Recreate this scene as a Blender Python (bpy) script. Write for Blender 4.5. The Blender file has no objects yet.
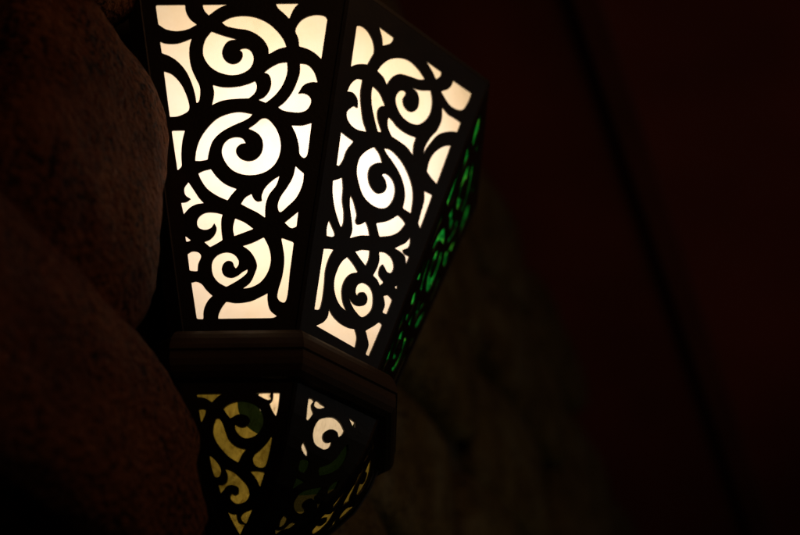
import bpy, bmesh, math, random
from mathutils import Vector, Matrix, noise

# ------------------------------------------------------------------ basics
S = 0.2                      # lantern unit (corner radius of its top) in metres
BASE_Z = 2.0                 # height of the lantern's upper rim
AL = math.pi / 4             # the lantern is half of an octagon
scene = bpy.context.scene
col = scene.collection
rnd = random.Random(7)

def W(x, y, z):
    return Vector((x * S, y * S, z * S + BASE_Z))

def link(o, parent=None):
    col.objects.link(o)
    if parent is not None:
        o.parent = parent
        o.matrix_parent_inverse = Matrix.Translation(-parent.location)
    return o

def mesh_obj(name, bm, mat, parent=None, smooth=False):
    me = bpy.data.meshes.new(name)
    bmesh.ops.recalc_face_normals(bm, faces=bm.faces)
    bm.to_mesh(me); bm.free()
    me.materials.append(mat)
    if smooth:
        for p in me.polygons: p.use_smooth = True
    return link(bpy.data.objects.new(name, me), parent)

def tag(o, label=None, cat=None, group=None, kind=None):
    for k, v in (('label', label), ('category', cat), ('group', group), ('kind', kind)):
        if v: o[k] = v
    return o

def empty(name, loc):
    o = bpy.data.objects.new(name, None)
    o.location = loc
    o.empty_display_size = 0.05
    col.objects.link(o)
    return o

# --------------------------------------------------------------- materials
def new_mat(name):
    m = bpy.data.materials.new(name); m.use_nodes = True
    nt = m.node_tree; nt.nodes.clear()
    out = nt.nodes.new('ShaderNodeOutputMaterial')
    return m, nt, out

def N(nt, t, **kw):
    n = nt.nodes.new(t)
    for k, v in kw.items():
        if k in n.inputs: n.inputs[k].default_value = v
        else: setattr(n, k, v)
    return n

def ramp(nt, stops, interp='LINEAR'):
    r = nt.nodes.new('ShaderNodeValToRGB'); e = r.color_ramp
    e.interpolation = interp
    while len(e.elements) < len(stops): e.elements.new(0.5)
    for el, (p, c) in zip(e.elements, stops):
        el.position = p; el.color = (*c, 1)
    return r

def mat_metal(name='dark_painted_metal', rough=(0.34, 0.54), cols=((0.020, 0.015, 0.011), (0.031, 0.023, 0.016), (0.060, 0.040, 0.024))):
    m, nt, out = new_mat(name); L = nt.links.new
    b = N(nt, 'ShaderNodeBsdfPrincipled')
    tc = N(nt, 'ShaderNodeTexCoord')
    n1 = N(nt, 'ShaderNodeTexNoise', Scale=38.0, Detail=6.0, Roughness=0.6)
    n2 = N(nt, 'ShaderNodeTexNoise', Scale=420.0, Detail=3.0)
    L(tc.outputs['Object'], n1.inputs['Vector']); L(tc.outputs['Object'], n2.inputs['Vector'])
    r = ramp(nt, [(0.3, cols[0]), (0.62, cols[1]), (0.8, cols[2])])
    L(n1.outputs['Fac'], r.inputs[0]); L(r.outputs[0], b.inputs['Base Color'])
    mr = N(nt, 'ShaderNodeMapRange'); mr.inputs['To Min'].default_value = rough[0]; mr.inputs['To Max'].default_value = rough[1]
    L(n1.outputs['Fac'], mr.inputs['Value']); L(mr.outputs[0], b.inputs['Roughness'])
    b.inputs['Metallic'].default_value = 0.35
    bp = N(nt, 'ShaderNodeBump', Strength=0.18, Distance=0.0006)
    L(n2.outputs['Fac'], bp.inputs['Height']); L(bp.outputs[0], b.inputs['Normal'])
    L(b.outputs[0], out.inputs[0]); return m

def glass_shader(nt, out, colour_socket, bump_socket=None, gloss=0.06, rough=0.15, milky=0.40):
    L = nt.links.new
    tr = N(nt, 'ShaderNodeBsdfTranslucent'); df = N(nt, 'ShaderNodeBsdfDiffuse')
    mx = N(nt, 'ShaderNodeMixShader'); mx.inputs[0].default_value = milky
    L(colour_socket, tr.inputs[0]); L(colour_socket, df.inputs[0])
    L(tr.outputs[0], mx.inputs[1]); L(df.outputs[0], mx.inputs[2])
    gl = N(nt, 'ShaderNodeBsdfGlossy'); gl.inputs['Roughness'].default_value = rough
    gl.inputs['Color'].default_value = (0.5, 0.5, 0.5, 1)
    m2 = N(nt, 'ShaderNodeMixShader'); m2.inputs[0].default_value = gloss
    L(mx.outputs[0], m2.inputs[1]); L(gl.outputs[0], m2.inputs[2])
    if bump_socket is not None:
        bp = N(nt, 'ShaderNodeBump', Strength=0.6, Distance=0.002)
        L(bump_socket, bp.inputs['Height']); L(bp.outputs[0], gl.inputs['Normal'])
    L(m2.outputs[0], out.inputs[0])

def mat_cream():
    m, nt, out = new_mat('frosted_cream_glass'); L = nt.links.new
    tc = N(nt, 'ShaderNodeTexCoord')
    n = N(nt, 'ShaderNodeTexNoise', Scale=17.0, Detail=5.0, Roughness=0.6)
    L(tc.outputs['Object'], n.inputs['Vector'])
    r = ramp(nt, [(0.22, (0.60, 0.44, 0.26)), (0.40, (0.84, 0.645, 0.43)), (0.55, (0.87, 0.69, 0.49)), (0.8, (0.89, 0.73, 0.53))])
    L(n.outputs['Fac'], r.inputs[0])
    glass_shader(nt, out, r.outputs[0], n.outputs['Fac']); return m

def mat_green():
    m, nt, out = new_mat('hammered_green_glass'); L = nt.links.new
    tc = N(nt, 'ShaderNodeTexCoord')
    n = N(nt, 'ShaderNodeTexNoise', Scale=62.0, Detail=3.0, Roughness=0.6, Distortion=1.4)
    L(tc.outputs['Object'], n.inputs['Vector'])
    r = ramp(nt, [(0.34, (0.0007, 0.012, 0.002)), (0.46, (0.002, 0.09, 0.010)), (0.60, (0.005, 0.17, 0.015)), (0.70, (0.07, 0.33, 0.02))])
    L(n.outputs['Fac'], r.inputs[0])
    glass_shader(nt, out, r.outputs[0], n.outputs['Fac'], 0.08, 0.1); return m

def mat_bowl_glow(name, centre, stops, uneven=0.8, streak=1.0):
    """rippled bowl glass; the lit interior seen through it is painted as colour rings"""
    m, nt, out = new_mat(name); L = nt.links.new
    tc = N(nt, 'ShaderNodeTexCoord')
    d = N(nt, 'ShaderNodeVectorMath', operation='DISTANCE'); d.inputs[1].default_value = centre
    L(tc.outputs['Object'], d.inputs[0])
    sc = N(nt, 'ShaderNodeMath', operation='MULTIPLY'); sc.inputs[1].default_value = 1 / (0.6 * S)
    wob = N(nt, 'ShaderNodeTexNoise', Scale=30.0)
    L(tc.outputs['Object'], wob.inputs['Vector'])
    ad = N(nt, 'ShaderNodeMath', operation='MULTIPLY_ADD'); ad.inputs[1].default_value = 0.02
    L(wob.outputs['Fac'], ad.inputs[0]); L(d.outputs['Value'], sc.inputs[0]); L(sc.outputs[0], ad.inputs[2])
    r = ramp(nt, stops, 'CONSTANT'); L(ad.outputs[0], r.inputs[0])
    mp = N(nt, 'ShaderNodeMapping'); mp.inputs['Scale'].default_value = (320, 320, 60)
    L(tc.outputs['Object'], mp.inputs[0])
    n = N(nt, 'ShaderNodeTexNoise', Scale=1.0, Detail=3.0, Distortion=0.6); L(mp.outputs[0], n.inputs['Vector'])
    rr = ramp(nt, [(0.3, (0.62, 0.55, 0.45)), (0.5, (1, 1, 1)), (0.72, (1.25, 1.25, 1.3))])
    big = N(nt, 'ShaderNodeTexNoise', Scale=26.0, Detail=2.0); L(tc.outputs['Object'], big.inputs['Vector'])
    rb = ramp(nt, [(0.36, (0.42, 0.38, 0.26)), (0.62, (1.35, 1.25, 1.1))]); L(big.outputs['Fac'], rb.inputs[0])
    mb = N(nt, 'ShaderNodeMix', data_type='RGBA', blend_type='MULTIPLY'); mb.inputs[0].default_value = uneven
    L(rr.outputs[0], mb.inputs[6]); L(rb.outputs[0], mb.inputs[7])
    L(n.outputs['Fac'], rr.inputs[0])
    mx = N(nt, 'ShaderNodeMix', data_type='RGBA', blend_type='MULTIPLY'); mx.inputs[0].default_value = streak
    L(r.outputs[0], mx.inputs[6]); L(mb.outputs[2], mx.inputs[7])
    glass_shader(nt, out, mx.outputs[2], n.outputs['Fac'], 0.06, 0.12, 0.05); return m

def mat_stone(name, cols):
    m, nt, out = new_mat(name); L = nt.links.new
    b = N(nt, 'ShaderNodeBsdfPrincipled', Roughness=0.85)
    b.inputs['Specular IOR Level'].default_value = 0.25
    g = N(nt, 'ShaderNodeNewGeometry'); oi = N(nt, 'ShaderNodeObjectInfo')
    n1 = N(nt, 'ShaderNodeTexNoise', Scale=16.0, Detail=8.0, Roughness=0.65)
    n2 = N(nt, 'ShaderNodeTexNoise', Scale=190.0, Detail=4.0, Roughness=0.6, Distortion=0.4)
    v = N(nt, 'ShaderNodeTexVoronoi', Scale=190.0)
    for q in (n1, n2, v): L(g.outputs['Position'], q.inputs['Vector'])
    r = ramp(nt, cols)
    L(n1.outputs['Fac'], r.inputs[0])
    pit = ramp(nt, [(0.41, (0.06, 0.05, 0.045)), (0.50, (0.9, 0.9, 0.9)), (0.62, (1, 1, 1))]); L(n2.outputs['Fac'], pit.inputs[0])
    mx = N(nt, 'ShaderNodeMix', data_type='RGBA', blend_type='MULTIPLY'); wear = N(nt, 'ShaderNodeTexNoise', Scale=24.0, Detail=4.0); L(g.outputs['Position'], wear.inputs['Vector'])
    wr = N(nt, 'ShaderNodeMapRange'); L(wear.outputs['Fac'], wr.inputs['Value'])
    wr.inputs['From Min'].default_value = 0.35; wr.inputs['From Max'].default_value = 0.62; wr.inputs['To Min'].default_value = 0.25
    L(wr.outputs[0], mx.inputs[0])
    L(r.outputs[0], mx.inputs[6]); L(pit.outputs[0], mx.inputs[7])
    L(mx.outputs[2], b.inputs['Base Color'])
    ad = N(nt, 'ShaderNodeMath', operation='MULTIPLY_ADD'); ad.inputs[1].default_value = 0.5
    L(v.outputs['Distance'], ad.inputs[0]); L(n2.outputs['Fac'], ad.inputs[2])
    bp = N(nt, 'ShaderNodeBump', Strength=1.0, Distance=0.006)
    L(ad.outputs[0], bp.inputs['Height']); L(bp.outputs[0], b.inputs['Normal'])
    L(b.outputs[0], out.inputs[0]); return m

def mat_plain(name, stops, scale=10.0, rough=0.8, stretch=(1, 1, 1), bump=0.3):
    m, nt, out = new_mat(name); L = nt.links.new
    b = N(nt, 'ShaderNodeBsdfPrincipled', Roughness=rough)
    tc = N(nt, 'ShaderNodeTexCoord'); mp = N(nt, 'ShaderNodeMapping'); mp.inputs['Scale'].default_value = stretch
    L(tc.outputs['Object'], mp.inputs[0])
    n = N(nt, 'ShaderNodeTexNoise', Scale=scale, Detail=6.0); L(mp.outputs[0], n.inputs['Vector'])
    r = ramp(nt, stops); L(n.outputs['Fac'], r.inputs[0]); L(r.outputs[0], b.inputs['Base Color'])
    bp = N(nt, 'ShaderNodeBump', Strength=bump, Distance=0.01); L(n.outputs['Fac'], bp.inputs['Height'])
    L(bp.outputs[0], b.inputs['Normal']); L(b.outputs[0], out.inputs[0]); return m

STONE = [(0.3, (0.115, 0.034, 0.012)), (0.5, (0.230, 0.074, 0.025)), (0.7, (0.33, 0.120, 0.042))]
STONE2 = [(0.3, (0.09, 0.055, 0.022)), (0.5, (0.17, 0.115, 0.045)), (0.7, (0.24, 0.20, 0.14))]
M_METAL = mat_metal(); M_BRONZE = mat_metal('worn_bronze_paint', (0.5, 0.8), ((0.06, 0.042, 0.026), (0.085, 0.056, 0.032), (0.14, 0.085, 0.045))); M_CREAM = mat_cream(); M_GREEN = mat_green(); M_STONE = mat_stone('rough_brown_stone', STONE); M_STONE2 = mat_stone('olive_grey_stone', STONE2)
M_MORTAR = mat_plain('old_mortar', [(0.3, (0.05, 0.035, 0.025)), (0.7, (0.11, 0.08, 0.055))], 30.0, 0.95)
M_CEIL = mat_plain('red_stained_boards', [(0.3, (0.14, 0.020, 0.016)), (0.7, (0.22, 0.035, 0.026))], 4.0, 0.75)
M_BEAM = mat_plain('dark_beam_wood', [(0.3, (0.08, 0.014, 0.010)), (0.7, (0.12, 0.022, 0.016))], 9.0, 0.8)

# ------------------------------------------------------------- the pattern
# cut-out outlines of the sheet metal, in lantern units; third value 1 = sharp corner
UL = [
 [(-0.3116,1.2018,1),(-0.2066,1.2021,1),(-0.2033,1.175,0),(-0.1877,1.1459,0),(-0.1624,1.1245,1),(-0.1913,1.1074,0),(-0.2311,1.099,0),(-0.2711,1.106,0),(-0.2999,1.1254,1)],
 [(-0.1442,1.2018,1),(-0.0523,1.2022,1),(-0.086,1.1868,0),(-0.1212,1.159,1),(-0.1366,1.1775,0)],
 [(0.1173,1.2041,1),(0.2005,1.2045,1),(0.1818,1.1823,0),(0.1657,1.1446,1),(0.1461,1.166,0),(0.1263,1.1855,0)],
 [(0.3014,1.1418,1),(0.2794,0.9892,1),(0.2573,1.0113,0),(0.2307,1.0278,0),(0.2014,1.0376,1),(0.1987,1.0663,0),(0.1881,1.1001,0),(0.2041,1.1337,0),(0.2291,1.1519,0),(0.2622,1.1595,0),(0.2916,1.1544,0)],
 [(-0.0746,1.1326,1),(-0.0455,1.1498,0),(-0.001,1.1573,0),(0.0436,1.1512,0),(0.0883,1.1296,0),(0.124,1.0957,0),(0.1463,1.0619,0),(0.1553,1.036,1),(0.1287,1.0285,0),(0.0934,1.0087,1),(0.0914,1.0335,0),(0.0753,1.0624,0),(0.0485,1.0865,0),(0.0173,1.1012,0),(-0.0272,1.1092,0),(-0.0584,1.118,0)],
 [(-0.1114,1.0982,1),(-0.0712,1.0825,0),(-0.0178,1.0659,1),(-0.0488,1.0603,0),(-0.0662,1.0394,0),(-0.072,1.0108,0),(-0.0611,0.9869,0),(-0.0389,0.9735,0),(-0.0169,0.9771,0),(-0.0012,0.9941,0),(0.0004,1.0151,0),(-0.0086,1.0266,0),(0.0091,1.0322,0),(0.0269,1.0244,0),(0.0377,1.0034,0),(0.0387,0.9815,0),(0.0275,0.9559,0),(0.0012,0.9372,0),(-0.034,0.9299,0),(-0.0781,0.9396,0),(-0.1137,0.9636,0),(-0.1364,1.0018,0),(-0.1396,1.0351,0),(-0.1313,1.0686,0)],
 [(-0.2921,1.0601,1),(-0.2742,1.0533,0),(-0.2301,1.053,0),(-0.18,1.0718,1),(-0.1874,1.0402,0),(-0.1875,1.0021,0),(-0.1797,0.9593,0),(-0.164,0.9214,0),(-0.1493,0.8883,0),(-0.147,0.8554,0),(-0.151,0.832,0),(-0.1579,0.8265,0),(-0.1627,0.8508,0),(-0.174,0.8932,0),(-0.197,0.9453,0),(-0.2286,0.9834,0),(-0.2554,1.0026,0),(-0.2848,1.0152,1)],
 [(-0.2761,0.9477,1),(-0.2495,0.9362,0),(-0.2181,0.9029,0),(-0.1952,0.8558,0),(-0.1839,0.8136,0),(-0.1862,0.7978,0),(-0.2068,0.783,0),(-0.2284,0.7758,0),(-0.2511,0.775,1)],
 [(-0.1029,0.8945,1),(-0.0686,0.8858,0),(-0.0159,0.8873,0),(0.0192,0.8964,0),(0.0455,0.9075,1),(0.0518,0.8867,0),(0.0458,0.8633,0),(0.0241,0.8418,1),(-0.0066,0.8412,0),(-0.0504,0.8378,0),(-0.0766,0.8314,0),(-0.1053,0.8176,1),(-0.0996,0.8457,0),(-0.0982,0.8691,0)],
 [(0.0761,0.9385,1),(0.098,0.9573,0),(0.1289,0.9742,0),(0.1581,0.9787,1),(0.1581,0.9379,0),(0.1424,0.8907,0),(0.1161,0.8533,0),(0.0838,0.8245,1),(0.0565,0.8369,1),(0.0767,0.8461,0),(0.0941,0.8676,0),(0.1028,0.8958,0),(0.1,0.9194,0),(0.0911,0.9336,0)],
 [(0.2041,0.9736,1),(0.2306,0.9677,0),(0.2526,0.9419,0),(0.2658,0.9002,1),(0.2437,0.9013,0),(0.2173,0.8902,0),(0.197,0.8592,1),(0.2172,0.86,0),(0.2348,0.8505,0),(0.2427,0.8335,0),(0.2391,0.8148,0),(0.2259,0.7962,0),(0.204,0.788,0),(0.169,0.7902,0),(0.1427,0.7969,0),(0.1269,0.8082,1),(0.1513,0.8296,0),(0.1776,0.8669,0),(0.1952,0.9092,0),(0.2041,0.9423,0)],
 [(0.0377,0.7838,1),(-0.0061,0.7916,0),(-0.041,0.7872,0),(-0.0844,0.769,0),(-0.1188,0.734,0),(-0.1442,0.6926,0),(-0.1564,0.6513,0),(-0.16,0.612,1),(-0.1384,0.6118,0),(-0.1169,0.6161,1),(-0.1129,0.6418,0),(-0.1006,0.683,0),(-0.0749,0.7133,0),(-0.0361,0.7379,0),(0.0073,0.758,0),(0.0291,0.7717,0)],
 [(0.0233,0.73,1),(0.0467,0.7465,0),(0.0702,0.7667,0),(0.0859,0.7675,0),(0.1052,0.7506,0),(0.1254,0.718,0),(0.136,0.6763,0),(0.1344,0.6395,0),(0.1172,0.5984,0),(0.087,0.5713,0),(0.0482,0.5589,0),(0.0049,0.5611,0),(-0.0298,0.5769,0),(-0.0562,0.6092,0),(-0.0679,0.6459,0),(-0.0613,0.6735,0),(-0.0442,0.6917,0),(-0.0182,0.6989,0),(0.0036,0.6932,0),(0.0151,0.6755,1),(-0.0005,0.6729,0),(-0.016,0.6592,0),(-0.0184,0.6409,0),(-0.0043,0.6206,0),(0.0218,0.6103,0),(0.0478,0.6155,0),(0.0676,0.6355,0),(0.0752,0.663,0),(0.0715,0.6907,0),(0.0557,0.7121,0)],
 [(-0.2438,0.7249,1),(-0.1969,0.7254,1),(-0.2049,0.6886,0),(-0.2082,0.6426,0),(-0.2055,0.5923,1),(-0.2198,0.576,1)],
 [(0.1743,0.7408,1),(0.2128,0.7404,0),(0.2443,0.7495,1),(0.2389,0.7031,0),(0.2257,0.624,0),(0.217,0.6194,0),(0.204,0.6315,0),(0.1996,0.6665,0),(0.1909,0.7035,0)],
 [(-0.148,0.5671,1),(-0.1292,0.5761,0),(-0.1051,0.5822,1),(-0.0857,0.5547,0),(-0.0551,0.5271,0),(-0.0143,0.5086,1),(-0.033,0.4862,0),(-0.0457,0.4674,1),(-0.0803,0.4839,0),(-0.1151,0.5096,0),(-0.1372,0.5416,0)],
 [(-0.1819,0.5356,1),(-0.1624,0.5056,0),(-0.1447,0.4783,0),(-0.1272,0.4583,1),(-0.1528,0.454,0),(-0.1741,0.4426,0),(-0.195,0.4185,1),(-0.2053,0.4609,1),(-0.1873,0.4634,0),(-0.1721,0.474,1),(-0.1904,0.4878,0),(-0.1952,0.5131,0)],
 [(0.133,0.5553,1),(0.1219,0.5209,0),(0.0962,0.4849,0),(0.0852,0.4489,0),(0.0837,0.404,1),(0.0578,0.4222,0),(0.0233,0.4405,0),(0,0.4543,1),(0.0144,0.4767,0),(0.0358,0.4909,1),(0.0446,0.4719,0),(0.0575,0.4627,0),(0.073,0.4653,1),(0.072,0.4851,0),(0.0831,0.5122,0),(0.1088,0.5392,0)],
 [(0.1884,0.5904,1),(0.204,0.5747,0),(0.217,0.5636,1),(0.2126,0.5245,0),(0.191,0.4749,0),(0.1609,0.4436,0),(0.1352,0.4232,0),(0.1273,0.444,0),(0.135,0.4755,0),(0.1608,0.516,0),(0.1797,0.5521,0)],
 [(0.1979,0.4252,1),(0.1919,0.3706,1),(0.1739,0.3654,0),(0.1507,0.3854,1),(0.1696,0.4013,0)],
 [(-0.0622,0.4172,1),(-0.088,0.4237,0),(-0.118,0.424,0),(-0.1392,0.4126,0),(-0.1492,0.393,0),(-0.1428,0.3706,0),(-0.1213,0.3623,0),(-0.1,0.3701,0),(-0.09,0.3861,1),(-0.0821,0.3699,0),(-0.0869,0.3477,0),(-0.1037,0.3283,0),(-0.124,0.3197,1),(-0.1032,0.3008,1),(-0.0821,0.3121,0),(-0.061,0.3252,1),(-0.0657,0.3608,0),(-0.0662,0.3966,0)],
 [(-0.1892,0.3426,1),(-0.1675,0.3246,1),(-0.1845,0.3194,1)],
 [(-0.0192,0.4033,1),(0.0153,0.3868,0),(0.0446,0.3641,1),(0.0113,0.3511,0),(-0.021,0.339,1),(-0.0256,0.3693,0)],
 [(0.0075,0.304,1),(0.0416,0.3152,0),(0.0799,0.3343,1),(0.0972,0.2968,0),(0.1042,0.2525,0),(0.0934,0.2086,0),(0.0681,0.1738,0),(0.0344,0.1567,0),(0.009,0.1535,1),(0.0342,0.1742,0),(0.0509,0.2091,0),(0.0575,0.2354,0),(0.0462,0.2664,0),(0.029,0.2887,0)],
 [(0.1397,0.3319,1),(0.1825,0.3154,1),(0.1699,0.2165,0),(0.1531,0.1048,0),(0.1405,0.1049,0),(0.1277,0.1207,0),(0.1302,0.1469,0),(0.1444,0.1992,0),(0.1502,0.2608,0)],
 [(0.0253,0.2217,1),(0.0238,0.2094,0),(0.0086,0.1938,0),(-0.0166,0.1766,0),(-0.046,0.1603,1),(-0.0716,0.1755,0),(-0.0889,0.1975,0),(-0.0961,0.224,0),(-0.0939,0.2503,0),(-0.0773,0.2722,0),(-0.0476,0.2816,0),(-0.022,0.2742,0),(-0.0064,0.2538,0),(-0.0054,0.2379,0),(-0.0146,0.2257,0),(-0.0198,0.2319,0),(-0.0259,0.2469,0),(-0.043,0.2515,0),(-0.0581,0.2385,0),(-0.0621,0.2192,0),(-0.0533,0.1998,0),(-0.0295,0.1916,0),(-0.0084,0.1992,0),(0.0084,0.2122,0)],
 [(-0.1794,0.2778,1),(-0.1625,0.2864,0),(-0.1412,0.2818,0),(-0.1333,0.2684,0),(-0.1422,0.2421,0),(-0.1443,0.2157,1),(-0.1714,0.2178,1)],
 [(-0.1647,0.1765,1),(-0.1478,0.1798,0),(-0.1308,0.1718,0),(-0.1135,0.1498,0),(-0.0921,0.1295,1),(-0.1086,0.1105,0),(-0.1208,0.0803,0),(-0.1219,0.0484,1),(-0.1438,0.0495,1)],
 [(-0.0724,0.0495,1),(-0.0701,0.0667,0),(-0.0578,0.0926,0),(-0.0454,0.1089,1),(-0.0116,0.1033,0),(0.0348,0.1088,0),(0.0685,0.1232,0),(0.0938,0.1368,1),(0.094,0.1081,0),(0.1026,0.0776,0),(0.1263,0.0557,1),(0.1111,0.0498,1)]]
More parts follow.
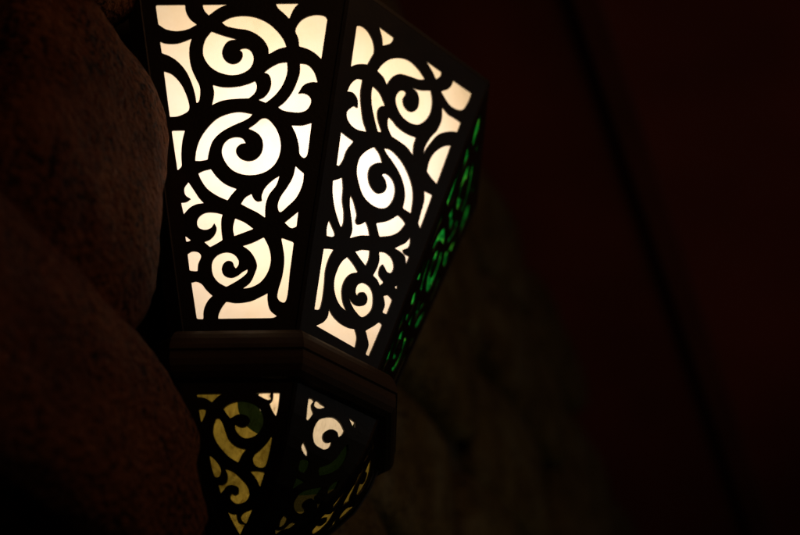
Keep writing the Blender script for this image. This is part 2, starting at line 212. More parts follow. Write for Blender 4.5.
UR = [
 [(-0.3013,1.1485,1),(-0.283,1.1599,0),(-0.2581,1.1618,0),(-0.2326,1.1529,0),(-0.2109,1.1363,0),(-0.1973,1.1149,0),(-0.1929,1.0962,1),(-0.2008,1.0679,0),(-0.2074,1.04,1),(-0.2323,1.029,0),(-0.2581,1.0118,0),(-0.2775,0.9915,1)],
 [(-0.2065,1.204,1),(-0.1241,1.2029,1),(-0.1262,1.1855,0),(-0.1398,1.1668,0),(-0.1663,1.1445,1),(-0.1759,1.1673,0),(-0.1931,1.1894,0)],
 [(-0.1594,1.0407,1),(-0.1451,1.0752,0),(-0.1181,1.1118,0),(-0.0754,1.1426,0),(-0.027,1.1582,0),(0.0227,1.1516,0),(0.0672,1.1331,1),(0.0414,1.1155,0),(-0.0083,1.1018,0),(-0.0564,1.0857,0),(-0.0814,1.0611,0),(-0.1008,1.0132,1),(-0.1241,1.032,0)],
 [(0.0445,1.2021,1),(0.1378,1.202,1),(0.1373,1.1863,0),(0.117,1.1586,1),(0.0896,1.1783,0)],
 [(0.1991,1.2009,1),(0.3096,1.2029,1),(0.3023,1.1577,0),(0.2858,1.119,0),(0.2555,1.1016,0),(0.2137,1.0989,0),(0.1555,1.1262,1),(0.188,1.1562,0),(0.2,1.1848,0)],
 [(0.01,1.0669,1),(0.0541,1.0771,0),(0.1094,1.1053,1),(0.1267,1.0736,0),(0.1341,1.0343,0),(0.1235,0.991,0),(0.0894,0.9495,0),(0.0471,0.9346,0),(-0.0015,0.9405,0),(-0.0374,0.9687,0),(-0.0463,0.9955,0),(-0.0355,1.0227,0),(-0.0135,1.0368,0),(-0.0029,1.033,0),(-0.0096,1.0049,0),(0.0012,0.9842,0),(0.0274,0.9739,0),(0.0514,0.9825,0),(0.0659,1.0084,0),(0.0627,1.0388,0),(0.0456,1.0617,0)],
 [(0.1793,1.0748,1),(0.2216,1.0616,0),(0.2537,1.0634,0),(0.2921,1.064,1),(0.2852,1.0189,1),(0.2454,1.0014,0),(0.2005,0.9671,0),(0.1739,0.9212,0),(0.1521,0.8623,0),(0.1552,0.8322,1),(0.1457,0.8696,0),(0.1592,0.9243,0),(0.1841,0.9747,0),(0.1923,1.0221,0)],
 [(-0.2104,0.9755,1),(-0.2355,0.9637,0),(-0.2563,0.9325,0),(-0.2632,0.8979,1),(-0.2386,0.9062,0),(-0.2122,0.8949,0),(-0.1992,0.8639,1),(-0.2139,0.8631,0),(-0.2321,0.8431,0),(-0.2403,0.8234,0),(-0.2309,0.803,0),(-0.2078,0.7898,0),(-0.176,0.7882,0),(-0.1306,0.8028,1),(-0.1605,0.8352,0),(-0.1867,0.8829,0),(-0.2036,0.9253,0)],
 [(-0.1614,0.9776,1),(-0.1226,0.9696,0),(-0.0808,0.9379,1),(-0.1008,0.924,0),(-0.108,0.8993,0),(-0.0955,0.8697,0),(-0.0652,0.837,1),(-0.0849,0.8267,1),(-0.1119,0.861,0),(-0.1426,0.9067,0),(-0.1585,0.95,0)],
 [(-0.0531,0.9057,1),(-0.0277,0.9003,0),(-0.005,0.8914,0),(0.0491,0.8882,0),(0.096,0.8968,1),(0.0945,0.8645,0),(0.1044,0.8223,1),(0.0654,0.839,0),(0.0178,0.8427,0),(-0.0189,0.8424,1),(-0.0448,0.8653,0),(-0.0548,0.8912,0)],
 [(-0.2424,0.7464,1),(-0.2105,0.7429,0),(-0.1751,0.7411,1),(-0.1944,0.6958,0),(-0.1986,0.6537,0),(-0.2107,0.6248,0),(-0.222,0.6221,1)],
 [(-0.0804,0.7674,1),(-0.0503,0.7541,0),(-0.0268,0.7302,1),(-0.0559,0.7135,0),(-0.0757,0.6853,0),(-0.0731,0.6513,0),(-0.0506,0.6221,0),(-0.0151,0.6111,0),(0.0116,0.6271,0),(0.0191,0.651,0),(0.0048,0.6745,0),(-0.0144,0.6854,0),(0.0008,0.698,0),(0.0345,0.6942,0),(0.0593,0.6706,0),(0.0654,0.6328,0),(0.0499,0.5899,0),(0.0189,0.5671,0),(-0.0233,0.56,0),(-0.0715,0.5719,0),(-0.1089,0.6085,0),(-0.1309,0.6477,0),(-0.1333,0.6917,0),(-0.1131,0.7323,0)],
 [(-0.038,0.7829,1),(-0.0049,0.7927,0),(0.0518,0.7801,0),(0.1022,0.7483,0),(0.1379,0.7089,0),(0.1531,0.675,0),(0.163,0.613,1),(0.1165,0.6134,1),(0.113,0.6557,0),(0.099,0.69,0),(0.0624,0.7285,0),(0.0139,0.7558,0),(-0.0242,0.7725,0)],
 [(0.2711,0.953,1),(0.2588,0.8525,0),(0.2491,0.7758,1),(0.2112,0.7866,0),(0.1838,0.7993,1),(0.1845,0.847,0),(0.2036,0.8938,0),(0.2394,0.9335,0)],
 [(0.1951,0.7233,1),(0.2414,0.728,1),(0.2232,0.5767,1),(0.2042,0.5934,1),(0.2056,0.6382,0),(0.2061,0.6901,0)],
 [(-0.2194,0.5612,1),(-0.2021,0.5746,0),(-0.1815,0.5927,1),(-0.1668,0.5604,0),(-0.1555,0.5166,0),(-0.1348,0.4774,0),(-0.1251,0.4381,0),(-0.1308,0.4228,0),(-0.1585,0.4468,0),(-0.1863,0.4823,0),(-0.2069,0.5212,0)],
 [(-0.1305,0.5513,1),(-0.11,0.5384,0),(-0.0893,0.5138,0),(-0.0767,0.495,0),(-0.0749,0.4713,0),(-0.0636,0.4638,0),(-0.0499,0.4711,0),(-0.0318,0.4914,1),(-0.0137,0.4751,0),(0.0021,0.4508,1),(-0.0424,0.4304,0),(-0.082,0.4015,1),(-0.0808,0.4342,0),(-0.0955,0.4665,0),(-0.1202,0.5138,0)],
 [(-0.1905,0.4241,1),(-0.1693,0.4078,0),(-0.1468,0.3844,0),(-0.1573,0.3729,0),(-0.1823,0.3653,1),(-0.1906,0.3931,0)],
 [(0.0142,0.5049,1),(0.0617,0.5351,0),(0.105,0.5806,1),(0.1336,0.5737,0),(0.1494,0.5659,1),(0.1296,0.5264,0),(0.1001,0.4977,0),(0.0442,0.4651,1)],
 [(0.1861,0.5311,1),(0.1712,0.5001,0),(0.1267,0.4568,1),(0.1529,0.4566,0),(0.1815,0.4494,0),(0.1982,0.4188,1),(0.205,0.4579,1),(0.1786,0.4581,0),(0.1685,0.4686,0),(0.1885,0.4877,0),(0.1934,0.5051,0)],
 [(-0.1799,0.3166,1),(-0.1592,0.3259,0),(-0.1345,0.3342,1),(-0.1441,0.2993,0),(-0.1455,0.2512,0),(-0.1338,0.1996,0),(-0.1244,0.138,0),(-0.1272,0.1117,0),(-0.1494,0.1015,1)],
 [(-0.0431,0.3666,1),(-0.0149,0.3861,0),(0.0204,0.4,1),(0.0255,0.37,0),(0.0199,0.3383,1),(-0.0089,0.3498,0)],
 [(-0.0694,0.3355,1),(-0.0369,0.3229,0),(-0.006,0.3046,1),(-0.0362,0.2846,0),(-0.0536,0.2531,0),(-0.0549,0.2144,0),(-0.0355,0.1752,0),(-0.0089,0.1504,1),(-0.0486,0.1603,0),(-0.0788,0.1854,0),(-0.0981,0.2244,0),(-0.0987,0.2717,0),(-0.0876,0.3101,0)],
 [(-0.0265,0.2094,1),(-0.0022,0.1845,0),(0.0287,0.1659,0),(0.0581,0.159,0),(0.0809,0.1761,0),(0.0958,0.2062,0),(0.0913,0.2381,0),(0.0795,0.2621,0),(0.057,0.2767,0),(0.0249,0.2755,0),(0.004,0.2569,0),(0.0038,0.2319,0),(0.0156,0.2225,0),(0.0227,0.238,0),(0.0423,0.2463,0),(0.0611,0.235,0),(0.0627,0.2116,0),(0.0438,0.1941,0),(0.0175,0.1879,0),(-0.0058,0.1953,0)],
 [(0.0606,0.4122,1),(0.0929,0.4227,0),(0.1276,0.4154,0),(0.1467,0.3891,0),(0.1412,0.3669,0),(0.1204,0.3598,0),(0.104,0.3704,0),(0.0914,0.3776,1),(0.084,0.3616,0),(0.0882,0.334,0),(0.119,0.318,1),(0.1027,0.2982,1),(0.0851,0.3131,0),(0.0612,0.3203,1),(0.0707,0.3557,0),(0.071,0.3853,0)],
 [(0.1839,0.336,1),(0.1862,0.3173,1),(0.1692,0.3218,1)],
 [(0.1314,0.2695,1),(0.153,0.2816,0),(0.1773,0.2742,1),(0.1691,0.2143,1),(0.1444,0.2119,1),(0.147,0.2421,0)],
 [(-0.09,0.1308,1),(-0.0622,0.1124,0),(-0.0222,0.1007,0),(0.0201,0.1009,0),(0.0449,0.1072,1),(0.0628,0.0832,0),(0.0673,0.0446,1),(-0.1241,0.0518,1),(-0.0974,0.0765,0),(-0.0862,0.1025,0)],
 [(0.0911,0.1201,1),(0.1212,0.1495,0),(0.1446,0.1734,0),(0.1609,0.1704,1),(0.1369,0.0397,1),(0.1176,0.0417,1),(0.1203,0.0777,0),(0.1064,0.1006,0)]]
LL = [
 [(-0.7214,-1.4209,1),(-0.2419,-1.4209,1),(-0.331,-1.4304,0),(-0.4461,-1.4486,1),(-0.5635,-1.4356,0),(-0.7047,-1.4314,1)],
 [(-0.7008,-1.4681,1),(-0.6213,-1.4675,0),(-0.5604,-1.4721,1),(-0.603,-1.49,0),(-0.6743,-1.506,0),(-0.6933,-1.5006,1)],
 [(0.275,-1.4202,1),(0.5979,-1.4198,1),(0.5802,-1.4279,0),(0.6079,-1.4384,0),(0.5773,-1.4434,0),(0.521,-1.4421,0),(0.429,-1.4341,0)],
 [(0.6307,-1.4199,1),(0.7554,-1.4202,1),(0.7519,-1.4714,0),(0.7321,-1.4929,1),(0.6535,-1.4766,0),(0.5838,-1.4557,1),(0.6345,-1.4462,0),(0.6445,-1.4327,0)],
 [(-0.248,-1.4672,1),(-0.168,-1.4559,0),(-0.0337,-1.4473,0),(0.1219,-1.445,0),(0.2796,-1.4519,0),(0.4086,-1.4669,0),(0.489,-1.4888,0),(0.5045,-1.5139,0),(0.4343,-1.5388,0),(0.3156,-1.5511,0),(0.1654,-1.5543,0),(0.0511,-1.5451,0),(-0.0233,-1.5289,0),(-0.0347,-1.5127,1),(0.0132,-1.5182,0),(0.1101,-1.522,0),(0.2056,-1.5168,0),(0.2498,-1.5044,0),(0.1993,-1.4917,0),(0.1053,-1.4862,0),(0.0127,-1.486,0),(-0.0924,-1.4947,0),(-0.1277,-1.4964,1),(-0.1945,-1.4819,0)],
 [(-0.3968,-1.4958,1),(-0.3384,-1.496,0),(-0.2737,-1.5122,0),(-0.2323,-1.5338,0),(-0.164,-1.559,0),(-0.0138,-1.5757,0),(0.1717,-1.5822,0),(0.1986,-1.5829,1),(0.1197,-1.5947,0),(0.0207,-1.6165,1),(-0.1605,-1.6036,0),(-0.3107,-1.5845,0),(-0.4093,-1.5656,0),(-0.4697,-1.5405,0),(-0.4568,-1.519,0)],
 [(0.7141,-1.5465,1),(0.7122,-1.5863,0),(0.6624,-1.6269,0),(0.5464,-1.6299,0),(0.4197,-1.6234,0),(0.3654,-1.6108,0),(0.384,-1.5983,0),(0.496,-1.5859,0),(0.6325,-1.5674,0)],
 [(-0.6249,-1.5959,1),(-0.5299,-1.6061,0),(-0.4268,-1.6252,0),(-0.4042,-1.6378,0),(-0.4627,-1.6503,0),(-0.5621,-1.6523,0),(-0.6027,-1.6485,1),(-0.6253,-1.628,0)],
 [(0.3106,-1.6383,1),(0.495,-1.6376,0),(0.6857,-1.641,1),(0.6245,-1.6767,1),(0.4876,-1.658,0)],
 [(-0.2927,-1.631,1),(-0.1212,-1.6382,0),(0.0959,-1.6574,0),(0.2705,-1.6748,0),(0.3407,-1.6918,0),(0.2768,-1.7059,0),(0.0522,-1.7136,0),(-0.155,-1.7111,0),(-0.2503,-1.6996,0),(-0.2061,-1.6912,0),(-0.0954,-1.6936,0),(0.0208,-1.6886,0),(0.0244,-1.6787,0),(-0.1115,-1.6721,0),(-0.2852,-1.6727,0),(-0.4108,-1.6824,0),(-0.5233,-1.6902,1),(-0.5462,-1.6695,1),(-0.4169,-1.6697,0),(-0.2835,-1.6614,0),(-0.2528,-1.6475,0)],
 [(-0.4105,-1.7322,1),(-0.266,-1.7366,0),(-0.0986,-1.7368,1),(-0.0876,-1.7482,0),(-0.0177,-1.7566,0),(0.2595,-1.7598,1),(0.0095,-1.7817,1),(-0.2443,-1.7589,0)],
 [(0.5005,-1.7265,1),(0.3967,-1.7458,0),(0.3127,-1.7581,0),(0.1185,-1.7512,0),(0.0928,-1.7426,0),(0.188,-1.7348,0)]]
LR = [
 [(-0.6576,-1.4173,1),(-0.5568,-1.4142,0),(-0.521,-1.418,1),(-0.5598,-1.4324,0),(-0.5262,-1.4443,0),(-0.4737,-1.4539,1),(-0.5277,-1.4721,0),(-0.5824,-1.4833,0),(-0.6138,-1.4805,1),(-0.6446,-1.4474,0)],
 [(-0.4998,-1.4219,1),(-0.4465,-1.4133,0),(-0.3406,-1.4168,0),(-0.23,-1.4188,1),(-0.3049,-1.4288,0),(-0.4093,-1.4364,0),(-0.4983,-1.4326,0)],
 [(0.3345,-1.4209,1),(0.4285,-1.4204,0),(0.5291,-1.4227,1),(0.5572,-1.4317,0),(0.5651,-1.4442,1),(0.4722,-1.4392,0),(0.404,-1.4306,0)],
 [(-0.1323,-1.4468,1),(0.0262,-1.4392,0),(0.1978,-1.4454,0),(0.3413,-1.462,1),(0.3335,-1.475,0),(0.2547,-1.4914,1),(0.1833,-1.4793,0),(0.0766,-1.4765,0),(-0.0367,-1.4824,0),(-0.1096,-1.4972,0),(-0.0856,-1.5114,0),(0.0031,-1.5185,0),(0.0965,-1.5156,0),(0.1462,-1.5099,1),(0.1534,-1.5206,0),(0.1155,-1.5323,0),(0.008,-1.5424,1),(-0.1714,-1.5407,0),(-0.2756,-1.5344,0),(-0.3586,-1.5159,0),(-0.3737,-1.4902,0),(-0.3038,-1.4652,0)],
 [(-0.5434,-1.5437,1),(-0.4484,-1.5541,0),(-0.3659,-1.5652,0),(-0.3076,-1.5796,1),(-0.4325,-1.5746,0),(-0.5561,-1.5628,0)],
 [(0.526,-1.4968,1),(0.6301,-1.5199,0),(0.6494,-1.5517,0),(0.5734,-1.5787,0),(0.421,-1.5961,0),(0.2121,-1.6097,1),(0.1162,-1.5974,0),(0.1053,-1.589,1),(0.2621,-1.5772,0),(0.3969,-1.5521,0),(0.4585,-1.5207,0)],
 [(-0.4749,-1.5945,1),(-0.3663,-1.5853,0),(-0.2134,-1.586,0),(-0.1732,-1.605,0),(-0.2368,-1.6193,1),(-0.4096,-1.617,0)],
 [(-0.3838,-1.6345,1),(-0.2362,-1.6345,0),(-0.0706,-1.6375,1),(-0.2274,-1.6512,0),(-0.3518,-1.6663,1)],
 [(0.8133,-1.6008,1),(0.8726,-1.6235,0),(0.7634,-1.6466,1),(0.6763,-1.6309,0),(0.703,-1.6129,0)],
 [(0.5086,-1.6314,1),(0.4939,-1.6522,0),(0.4689,-1.6603,0),(0.7578,-1.6724,0),(0.7619,-1.6652,0),(0.9715,-1.6878,0),(0.6187,-1.673,0),(0.3118,-1.6717,0),(0.2744,-1.686,0),(0.5452,-1.6992,0),(0.4478,-1.7084,0),(0.1339,-1.7059,0),(-0.0549,-1.6912,0),(-0.0643,-1.6724,0),(0.104,-1.6544,0)],
 [(-0.1408,-1.7246,1),(0.1019,-1.7293,0),(0.1405,-1.7415,0),(-0.0264,-1.7541,1),(-0.1424,-1.7404,0)],
 [(0.5979,-1.7306,1),(0.4977,-1.7447,0),(0.2031,-1.7565,0),(0.0838,-1.7699,1),(-0.1131,-1.7612,0),(0.2343,-1.7545,0),(0.3535,-1.7357,0)]]
SL = 1.28076                    # slant height of an upper panel

def catmull(p0, p1, p2, p3, n):
    out = []
    def tj(ti, a, b): return ti + max((b - a).length, 1e-6) ** 0.5
    t0 = 0.0; t1 = tj(t0, p0, p1); t2 = tj(t1, p1, p2); t3 = tj(t2, p2, p3)
    for i in range(n):
        t = t1 + (t2 - t1) * i / n
        A1 = p0 * ((t1 - t) / (t1 - t0)) + p1 * ((t - t0) / (t1 - t0))
        A2 = p1 * ((t2 - t) / (t2 - t1)) + p2 * ((t - t1) / (t2 - t1))
        A3 = p2 * ((t3 - t) / (t3 - t2)) + p3 * ((t - t2) / (t3 - t2))
        B1 = A1 * ((t2 - t) / (t2 - t0)) + A2 * ((t - t0) / (t2 - t0))
        B2 = A2 * ((t3 - t) / (t3 - t1)) + A3 * ((t - t1) / (t3 - t1))
        out.append(B1 * ((t2 - t) / (t2 - t1)) + B2 * ((t - t1) / (t2 - t1)))
    return out

def outline(pts, n=6, rc=0.006):
    P = [Vector((a, b)) for a, b, c in pts]; C = [c for a, b, c in pts]; m = len(P)
    poly = []; corner = []
    for i in range(m):
        j = (i + 1) % m
        p0 = P[i - 1] if not C[i] else P[i] * 2 - P[j]
        p3 = P[(j + 1) % m] if not C[j] else P[j] * 2 - P[i]
        if C[i] and C[j]: seg = [P[i]]
        else: seg = catmull(p0, P[i], P[j], p3, n)
        corner += [bool(C[i])] + [False] * (len(seg) - 1)
        poly += seg
    out = []
    for i, q in enumerate(poly):           # the cutter leaves tiny rounded corners
        if not corner[i]: out.append(q); continue
        a = poly[i - 1]; b = poly[(i + 1) % len(poly)]
        ra = min(rc, (a - q).length * 0.45); rb = min(rc, (b - q).length * 0.45)
        qa = q + (a - q).normalized() * ra; qb = q + (b - q).normalized() * rb
        out += [qa, qa * 0.25 + q * 0.5 + qb * 0.25, qb]
    return out

def sheet_with_holes(border, holes, t):
    """flat sheet of thickness t (lantern units) with cut-outs, as a mesh in its own plane"""
    cu = bpy.data.curves.new('sheet', 'CURVE'); cu.dimensions = '2D'; cu.fill_mode = 'BOTH'; cu.extrude = t / 2
    for poly in [border] + holes:
        sp = cu.splines.new('POLY'); sp.points.add(len(poly) - 1); sp.use_cyclic_u = True
        for k, q in enumerate(poly): sp.points[k].co = (q[0], q[1], 0, 1)
    o = bpy.data.objects.new('sheet', cu); col.objects.link(o)
    dg = bpy.context.evaluated_depsgraph_get(); dg.update()
    me = bpy.data.meshes.new_from_object(o.evaluated_get(dg))
    bpy.data.objects.remove(o); bpy.data.curves.remove(cu)
    bm = bmesh.new(); bm.from_mesh(me); bpy.data.meshes.remove(me)
    bmesh.ops.remove_doubles(bm, verts=bm.verts, dist=1e-5)
    return bm

def cdir(a): return Vector((math.sin(a), -math.cos(a), 0))
RB, H = 0.50787, 1.19734
def corner(k, top):
    r = 1.0 if top else RB
    v = cdir((k - 1) * AL) * r
    return Vector((v.x, v.y, 0 if top else -H))

# ------------------------------------------------------------- the lantern
lantern = tag(empty('wall_lantern', W(0, 0, -1.9)),
              'glowing dark metal wall lantern with scrolling cut-outs over cream and green glass', 'lantern')

TH = 0.008
def upper_panel(i, pattern, pane_mat, side_label=None):
    a, b, c, d = corner(i, 1), corner(i + 1, 1), corner(i + 1, 0), corner(i, 0)
    mb = (c + d) / 2; ux = (b - a).normalized(); uy = ((a + b) / 2 - mb).normalized(); n = ux.cross(uy)
    if n.dot(cdir((i - 0.5) * AL)) < 0: n = -n
    g = 0.006; wt, wb = math.sin(AL / 2) - g, RB * math.sin(AL / 2) - g
    border = [(-wb, 0.0), (wb, 0.0), (wt, SL), (-wt, SL)]
    bm = sheet_with_holes(border, [outline(h) for h in pattern], TH)
    for v in bm.verts:
        P = mb + ux * v.co.x + uy * v.co.y + n * (v.co.z - TH / 2)
        v.co = W(*P)
    panel = mesh_obj('filigree_panel', bm, M_METAL, lantern)
    bm = bmesh.new(); q = 0.011; f = 0.022
    nx, ny = 14, 22; rows = []
    for r in range(ny + 1):
        fy = 0.02 + (SL - 0.04) * r / ny; w = (RB + (1 - RB) * fy / SL) * math.sin(AL / 2) - f
        rows.append([bm.verts.new(W(*(mb + ux * (w * (2 * k / nx - 1)) + uy * fy - n * q))) for k in range(nx + 1)])
    for r in range(ny):
        for k in range(nx): bm.faces.new((rows[r][k], rows[r][k + 1], rows[r + 1][k + 1], rows[r + 1][k]))
    pane = mesh_obj('glass_pane', bm, pane_mat, None, True)
    pane.parent = panel
    return panel, pane

upper_panel(0, UL, M_CREAM); upper_panel(1, UR, M_CREAM)
gp, gg = upper_panel(2, UL, M_GREEN); gg['label'] = 'hammered green glass pane behind the scrolls'
upper_panel(3, UR, M_CREAM)

# folded strips that cover the joints between two panels
for k in range(5):
    A, Bq = corner(k, 1), corner(k, 0)
    o = cdir((k - 1) * AL); tx = Vector((-o.y, o.x, 0))
    bm = bmesh.new(); w = 0.0105
    ring = []
    for P in (A, Bq):
        ring.append([bm.verts.new(W(*(P + o * d + tx * s))) for s, d in ((-w, -0.006), (-w * 0.55, 0.0015), (w * 0.55, 0.0015), (w, -0.006), (w * 0.6, -0.02), (-w * 0.6, -0.02))])
    for j in range(6): bm.faces.new((ring[0][j], ring[0][(j + 1) % 6], ring[1][(j + 1) % 6], ring[1][j]))
    bm.faces.new(ring[0]); bm.faces.new(ring[1][::-1])
    mesh_obj('corner_strip', bm, M_METAL, lantern)

def half_octagon(name, profile, mat, smooth=False, closed=True):
    """profile of (radius, z) carried round the five corners of the half octagon"""
    bm = bmesh.new(); rings = []
    for k in range(5):
        o = cdir((k - 1) * AL)
        rings.append([bm.verts.new(W(o.x * r, o.y * r, z)) for r, z in profile])
    m = len(profile)
    for k in range(4):
        for j in range(m if closed else m - 1):
            bm.faces.new((rings[k][j], rings[k + 1][j], rings[k + 1][(j + 1) % m], rings[k][(j + 1) % m]))
    if closed: bm.faces.new(rings[0]); bm.faces.new(rings[4][::-1])
    return mesh_obj(name, bm, mat, lantern, smooth)

half_octagon('ledge_moulding', [(0.500, -1.196), (0.524, -1.198), (0.546, -1.212), (0.561, -1.231), (0.571, -1.254), (0.577, -1.280), (0.578, -1.296),
    (0.571, -1.301), (0.571, -1.312), (0.572, -1.330), (0.566, -1.352), (0.554, -1.371), (0.534, -1.384), (0.500, -1.388), (0.475, -1.388), (0.475, -1.196)], M_BRONZE)
half_octagon('top_rim', [(0.965, 0.002), (1.0, 0.002), (1.004, 0.02), (0.98, 0.05), (0.93, 0.06), (0.93, 0.002)], M_METAL)
half_octagon('roof_cap', [(0.95, 0.062), (0.80, 0.16), (0.58, 0.34), (0.38, 0.55), (0.22, 0.78), (0.10, 0.9), (0.09, 0.885), (0.21, 0.765), (0.37, 0.53), (0.57, 0.32), (0.79, 0.14), (0.93, 0.062)], M_METAL)

PROF = [(-1.385,.505),(-1.47,.470),(-1.565,.415),(-1.66,.325),(-1.755,.200),(-1.82,.08)]
def rad(z):
    for (z0, r0), (z1, r1) in zip(PROF, PROF[1:]):
        if z0 >= z >= z1: return r0 + (r1 - r0) * (z0 - z) / (z0 - z1)
    return PROF[0][1] if z > PROF[0][0] else PROF[-1][1]

def bowl_point(i, u, z, inset):
    az = (i - 0.5) * AL; n = cdir(az); tx = Vector((math.cos(az), math.sin(az), 0))
    r = rad(z) - inset; ca = math.cos(AL / 2)
    P = n * (r * ca) + tx * (u * r * ca * math.tan(AL / 2))
    return W(P.x, P.y, z)

KX = 0.16
def lower_panel(i, pattern, pane_mat):
    z0, z1 = PROF[0][0] - 0.002, PROF[-1][0]
    border = [(-0.985 * KX, z1), (0.985 * KX, z1), (0.985 * KX, z0), (-0.985 * KX, z0)]
    holes = [outline([(min(max(a, -0.9), 0.9) * KX, b, c) for a, b, c in h], 5, 0.003) for h in pattern]
    bm = sheet_with_holes(border, holes, 0.010)
    steps = [z0 + (z1 - z0) * k / 14 for k in range(1, 14)]
    for z in steps:
        bmesh.ops.bisect_plane(bm, geom=bm.verts[:] + bm.edges[:] + bm.faces[:], plane_co=(0, z, 0), plane_no=(0, 1, 0))
    for v in bm.verts:
        v.co = bowl_point(i, v.co.x / KX, v.co.y, 0.005 - v.co.z)
    panel = mesh_obj('bowl_panel', bm, M_METAL, lantern)
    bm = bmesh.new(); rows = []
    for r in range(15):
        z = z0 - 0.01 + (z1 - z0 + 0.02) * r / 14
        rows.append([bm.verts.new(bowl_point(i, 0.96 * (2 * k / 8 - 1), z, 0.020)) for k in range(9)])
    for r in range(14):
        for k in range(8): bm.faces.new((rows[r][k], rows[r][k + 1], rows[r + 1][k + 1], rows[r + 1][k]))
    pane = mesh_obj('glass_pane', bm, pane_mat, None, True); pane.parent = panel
    return panel

CREAM = (0.92, 0.72, 0.44); GREENG = (0.0055, 0.0085, 0.0014); AMBER = (0.165, 0.112, 0.014); DGREEN = (0.0035, 0.0065, 0.0009)  # cream paints the bright interior behind the bowl glass, darker tones its dimmer surroundings
M_BOWL_L = mat_bowl_glow('amber_bowl_painted_glow', W(-0.0547, -0.4579, -1.4444), [(0.0, CREAM), (0.112, GREENG), (0.218, AMBER), (0.99, AMBER)])
M_BOWL_R = mat_bowl_glow('green_bowl_painted_glow', W(0.0825, -0.4644, -1.4006), [(0.0, CREAM), (0.355, DGREEN), (0.58, (0.016, 0.012, 0.002)), (0.68, (0.06, 0.04, 0.006))], 0.15, 0.3)
lower_panel(0, LL, M_BOWL_L); lower_panel(1, LR, M_BOWL_R)
lower_panel(2, LL, M_BOWL_L); lower_panel(3, LR, M_BOWL_R)
# raised ribs along the joints of the bowl
for k in range(5):
    o = cdir((k - 1) * AL); tx = Vector((-o.y, o.x, 0)); bm = bmesh.new(); rings = []
    for j in range(15):
        z = PROF[0][0] - 0.002 + (PROF[-1][0] - PROF[0][0] - 0.01) * j / 14; r = rad(z)
        P = Vector((o.x * r, o.y * r, z)); w = 0.010
        rings.append([bm.verts.new(W(*(P + o * d + tx * s))) for s, d in ((-w, -0.006), (-w * 0.5, 0.003), (w * 0.5, 0.003), (w, -0.006), (0, -0.02))])
    for a, b in zip(rings, rings[1:]):
        for j in range(5): bm.faces.new((a[j], a[(j + 1) % 5], b[(j + 1) % 5], b[j]))
    bm.faces.new(rings[0]); bm.faces.new(rings[-1][::-1])
    mesh_obj('bowl_rib', bm, M_METAL, lantern)
half_octagon('finial', [(0.10, -1.815), (0.11, -1.83), (0.095, -1.85), (0.05, -1.87), (0.06, -1.90), (0.075, -1.93), (0.06, -1.965), (0.02, -1.985), (0.0, -1.99), (0.0, -1.815)], M_METAL)

# back plate against the wall and the bulb
nW = cdir(AL); tW = Vector((math.cos(AL), math.sin(AL), 0))      # wall normal / direction along the wall
def WP(a, o, z):
    P = tW * a + nW * o
    return W(P.x, P.y, z)
def prism(name, poly, o0, o1, mat, parent=None):
    bm = bmesh.new()
    f = [bm.verts.new(WP(a, o1, z)) for a, z in poly]; b = [bm.verts.new(WP(a, o0, z)) for a, z in poly]
    bm.faces.new(f); bm.faces.new(b[::-1])
    for j in range(len(poly)):
        k = (j + 1) % len(poly); bm.faces.new((f[j], b[j], b[k], f[k]))
    return mesh_obj(name, bm, mat, parent)
edge = [(0.995, 0.0), (RB - 0.004, -H), (0.562, -1.25), (0.55, -1.37)] + [(r - 0.004, z) for z, r in PROF]
prism('back_plate', [(-r, z) for r, z in edge] + [(r, z) for r, z in edge[::-1]] + [(0.95, 0.06), (0.1, 0.9), (-0.1, 0.9), (-0.95, 0.06)], -0.05, 0.003, M_METAL, lantern)

def lathe(name, profile, centre, mat, parent, seg=24):
    bm = bmesh.new(); rings = []
    for k in range(seg):
        a = 2 * math.pi * k / seg
        rings.append([bm.verts.new(centre + Vector((math.cos(a) * r * S, math.sin(a) * r * S, z * S))) for r, z in profile])
    for k in range(seg):
        A, Bq = rings[k], rings[(k + 1) % seg]
        for j in range(len(profile) - 1): bm.faces.new((A[j], Bq[j], Bq[j + 1], A[j + 1]))
    bmesh.ops.remove_doubles(bm, verts=bm.verts, dist=1e-6)
    return mesh_obj(name, bm, mat, parent, True)

BULB = cdir(0.05) * 0.22
BZ = -0.42
sock = lathe('lamp_socket', [(0.0, 0.98), (0.07, 0.98), (0.07, 0.70), (0.055, 0.67), (0.0, 0.67)], W(BULB.x, BULB.y, BZ), M_METAL, lantern)
for dz, be, bc in ((0.50, 1.05, (1.0, 0.84, 0.42)), (0.0, 1.35, (0.90, 0.89, 1.12)), (-0.46, 0.20, (1.0, 0.84, 0.44))):              # middle bulb made whiter, warm lights added above and below to fill pane edges
    ld = bpy.data.lights.new('lantern_inner_light', 'POINT'); ld.energy = be; ld.color = bc; ld.shadow_soft_size = 0.028
    lo = bpy.data.objects.new('lantern_inner_light', ld); lo.location = W(BULB.x, BULB.y, BZ + dz); link(lo, lantern)

# ---------------------------------------------------------------- the wall
wall = tag(empty('stone_wall', WP(0, -0.3, -3.4)), 'rough wall of big rounded brown stones that carries the lantern', 'wall')
wall_top = [(0.6, 3.97), (3.59, 2.97), (7.89, 1.54), (10.5, 0.68)]
prism('mortar_bed', [(-3.4, -3.6), (10.5, -3.6)] + wall_top[::-1] + [(-3.4, 3.97)], -0.75, -0.28, M_MORTAR, wall)

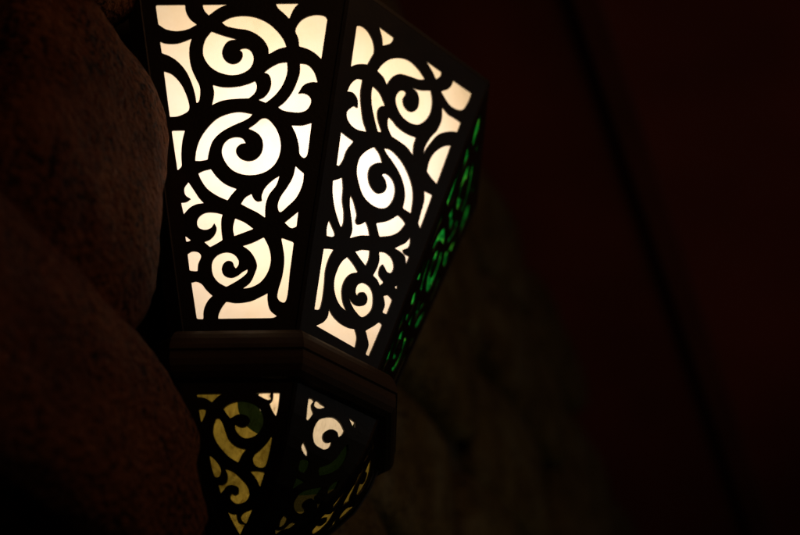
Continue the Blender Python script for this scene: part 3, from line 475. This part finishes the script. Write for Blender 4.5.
def stone(a, o, z, ra, ro, rz, tilt, seed, amp=0.10, sub=5, flat=3.0, chip=1.6, mat=None):
    """one rounded stone: centre along / out of / up the wall, three half sizes, turned by tilt in the wall plane"""
    bm = bmesh.new(); bmesh.ops.create_icosphere(bm, subdivisions=sub, radius=1.0)
    off = Vector((seed * 7.31, seed * 3.77, seed * 1.93)); ct, st = math.cos(tilt), math.sin(tilt)
    for v in bm.verts:
        d = v.co.normalized()
        k = (abs(d.x) ** flat + abs(d.y) ** flat + abs(d.z) ** flat) ** (-1 / flat)
        q = d * k
        f = 1 + amp * noise.fractal(d * 1.3 + off, 1.0, 2.0, 4) + amp * 0.4 * noise.fractal(d * 7 + off, 0.7, 2.1, 5)
        dd = noise.voronoi(d * 1.9 + off)[0]; d3 = noise.voronoi(d * 5.5 + off * 2)[0]
        f += amp * chip * ((dd[0] - 0.45) + 0.28 * (d3[0] - 0.45))       # broken, chipped faces
        q = q * f
        x, z_ = q.x * ra, q.z * rz
        v.co = WP(a + x * ct - z_ * st, o + q.y * ro, z + x * st + z_ * ct)
    return mesh_obj('stone', bm, mat or M_STONE, wall, True)


stone(-1.262, -0.045, -1.02, 0.41, 0.215, 0.56, -0.08, 1, 0.045, chip=1.5, flat=3.8)
stone(-1.355, -0.006, -1.79, 0.93, 0.18, 0.372, -0.036, 2, 0.05)
stone(-1.163, -0.151, 0.212, 0.30, 0.186, 0.398, 0.03, 3, 0.05)
stone(-2.25, -0.1, -1.0, 0.50, 0.2, 0.5, 0.1, 4, 0.06)
k = 10
for r in range(7):
    zr = -3.1 + r * 0.9; a_ = 0.35 + rnd.uniform(-0.3, 0.3)
    while a_ < 9.5:
        ra = rnd.uniform(0.5, 0.85) * (1 + 0.06 * a_)
        k += 1
        if zr + 0.2 < 3.97 - 0.333 * (a_ - 0.6):
            stone(a_ + ra, -0.26, zr + rnd.uniform(-0.06, 0.06), ra, rnd.uniform(0.14, 0.2) if a_ < 1.4 else rnd.uniform(0.16, 0.26), 0.44, rnd.uniform(-0.15, 0.15), k, 0.05, sub=4, flat=4.0, chip=0.6, mat=M_STONE2)
        a_ += 2 * ra + 0.03


# ------------------------------------------------------- ceiling and beams
P1 = WP(3.59, -0.3, 2.97); P2 = WP(7.89, -0.3, 1.54); e = (P2 - P1).normalized(); nn = Vector((nW.x, nW.y, 0))
up = e.cross(nn); up = up if up.z > 0 else -up
def slab(name, p, q, o0, o1, d0, d1, mat):
    bm = bmesh.new(); vs = []
    for s in (p, q):
        for o_, d in ((o0, d0), (o1, d0), (o1, d1), (o0, d1)): vs.append(bm.verts.new(s + nn * (o_ * S) + up * (d * S)))
    for f in ((0, 1, 2, 3), (7, 6, 5, 4), (0, 4, 5, 1), (1, 5, 6, 2), (2, 6, 7, 3), (3, 7, 4, 0)): bm.faces.new([vs[k] for k in f])
    return mesh_obj(name, bm, mat)
c0 = P1 - e * 2.2; c1 = P2 + e * 6
tag(slab('ceiling', c0, c1, -0.1, 16.0, 0.0, 0.2, M_CEIL), kind='structure')

tag(slab('wooden_beam', c0, c1, 1.2, 1.36, -0.2, -0.002, M_BEAM), 'dark wooden beam under the red ceiling, out of focus behind the lantern', 'beam')


# ------------------------------------------------------------------- light
w = bpy.data.worlds.new('World'); scene.world = w; w.use_nodes = True
w.node_tree.nodes['Background'].inputs[0].default_value = (0.5,0.5,0.6,1)
w.node_tree.nodes['Background'].inputs[1].default_value = 0.0005

def lamp(name, loc, target, energy, color, size, kind='AREA', spread=math.pi):
    l = bpy.data.lights.new(name, kind); l.energy = energy; l.color = color
    if kind == 'AREA': l.size = size; l.spread = spread
    else: l.shadow_soft_size = size
    o = bpy.data.objects.new(name, l); o.location = loc
    if kind == 'SPOT': l.spot_size = spread; l.spot_blend = 0.8
    o.rotation_euler = (Vector(target) - Vector(loc)).to_track_quat('-Z', 'Y').to_euler(); col.objects.link(o); return o

lamp('red_ceiling_fill', WP(6.5, 8.5, -4), WP(5.2, 4.8, 4), 2.1, (1.0, 0.16, 0.10), 0.3, 'SPOT', math.radians(60))  # added spot without a visible source, lights only the ceiling
_v = Vector((math.sin(math.radians(62)), -math.cos(math.radians(62)), 0.02)) * 14
lamp('dim_frame_fill', W(_v.x, _v.y, _v.z - 0.6), WP(0, 0, -0.6), 0.65, (0.98, 0.95, 0.92), 0.8)  # unseen fill, placed so the right panel's metal reflects it
lamp('warm_stone_fill', WP(-1.0, 5, 2.5), WP(-1.2, 0, -0.9), 0.58, (1.0, 0.50, 0.22), 0.4)  # added warm fill from above for the left stones
lamp('warm_front_fill', W(-2.5, -10, 0.5), W(0, -0.4, -1.0), 0.48, (1.0, 0.50, 0.22), 0.5)  # no lamp stands there: fill from the camera side for ledge and stones
lamp('low_wall_fill', WP(3.0, 5, -4), WP(4, 0, 0.3), 2.2, (1.0, 0.85, 0.36), 0.3, 'SPOT', math.radians(75))  # unseen spot added to lift the wall on the right


# ------------------------------------------------------------------ camera
cam = bpy.data.cameras.new('camera'); co = bpy.data.objects.new('camera', cam); col.objects.link(co)
cr, cd, cf = Vector((0.916731, -0.398662, -0.025932)), Vector((0.210740, 0.537704, -0.816372)), Vector((0.339401, 0.742929, 0.576944))
Mx = Matrix((( cr.x, -cd.x, -cf.x), (cr.y, -cd.y, -cf.y), (cr.z, -cd.z, -cf.z))).to_4x4()
Mx.translation = W(*(-1.329835, -4.269139, -3.751102))
co.matrix_world = Mx
cam.sensor_width = 36.0; cam.lens = 63.0; cam.clip_start = 0.02; cam.clip_end = 100
cam.dof.use_dof = True; cam.dof.focus_distance = 0.965; cam.dof.aperture_fstop = 3.7; cam.dof.aperture_blades = 0
scene.camera = co
scene.view_settings.view_transform = 'Standard'; scene.view_settings.look = 'None'
scene.view_settings.exposure = 0; scene.view_settings.gamma = 1; scene.view_settings.use_curve_mapping = False
scene.render.engine = 'CYCLES'
scene.cycles.max_bounces = 8; scene.cycles.diffuse_bounces = 5; scene.cycles.transmission_bounces = 8
scene.cycles.sample_clamp_indirect = 4.0; scene.cycles.use_denoising = True
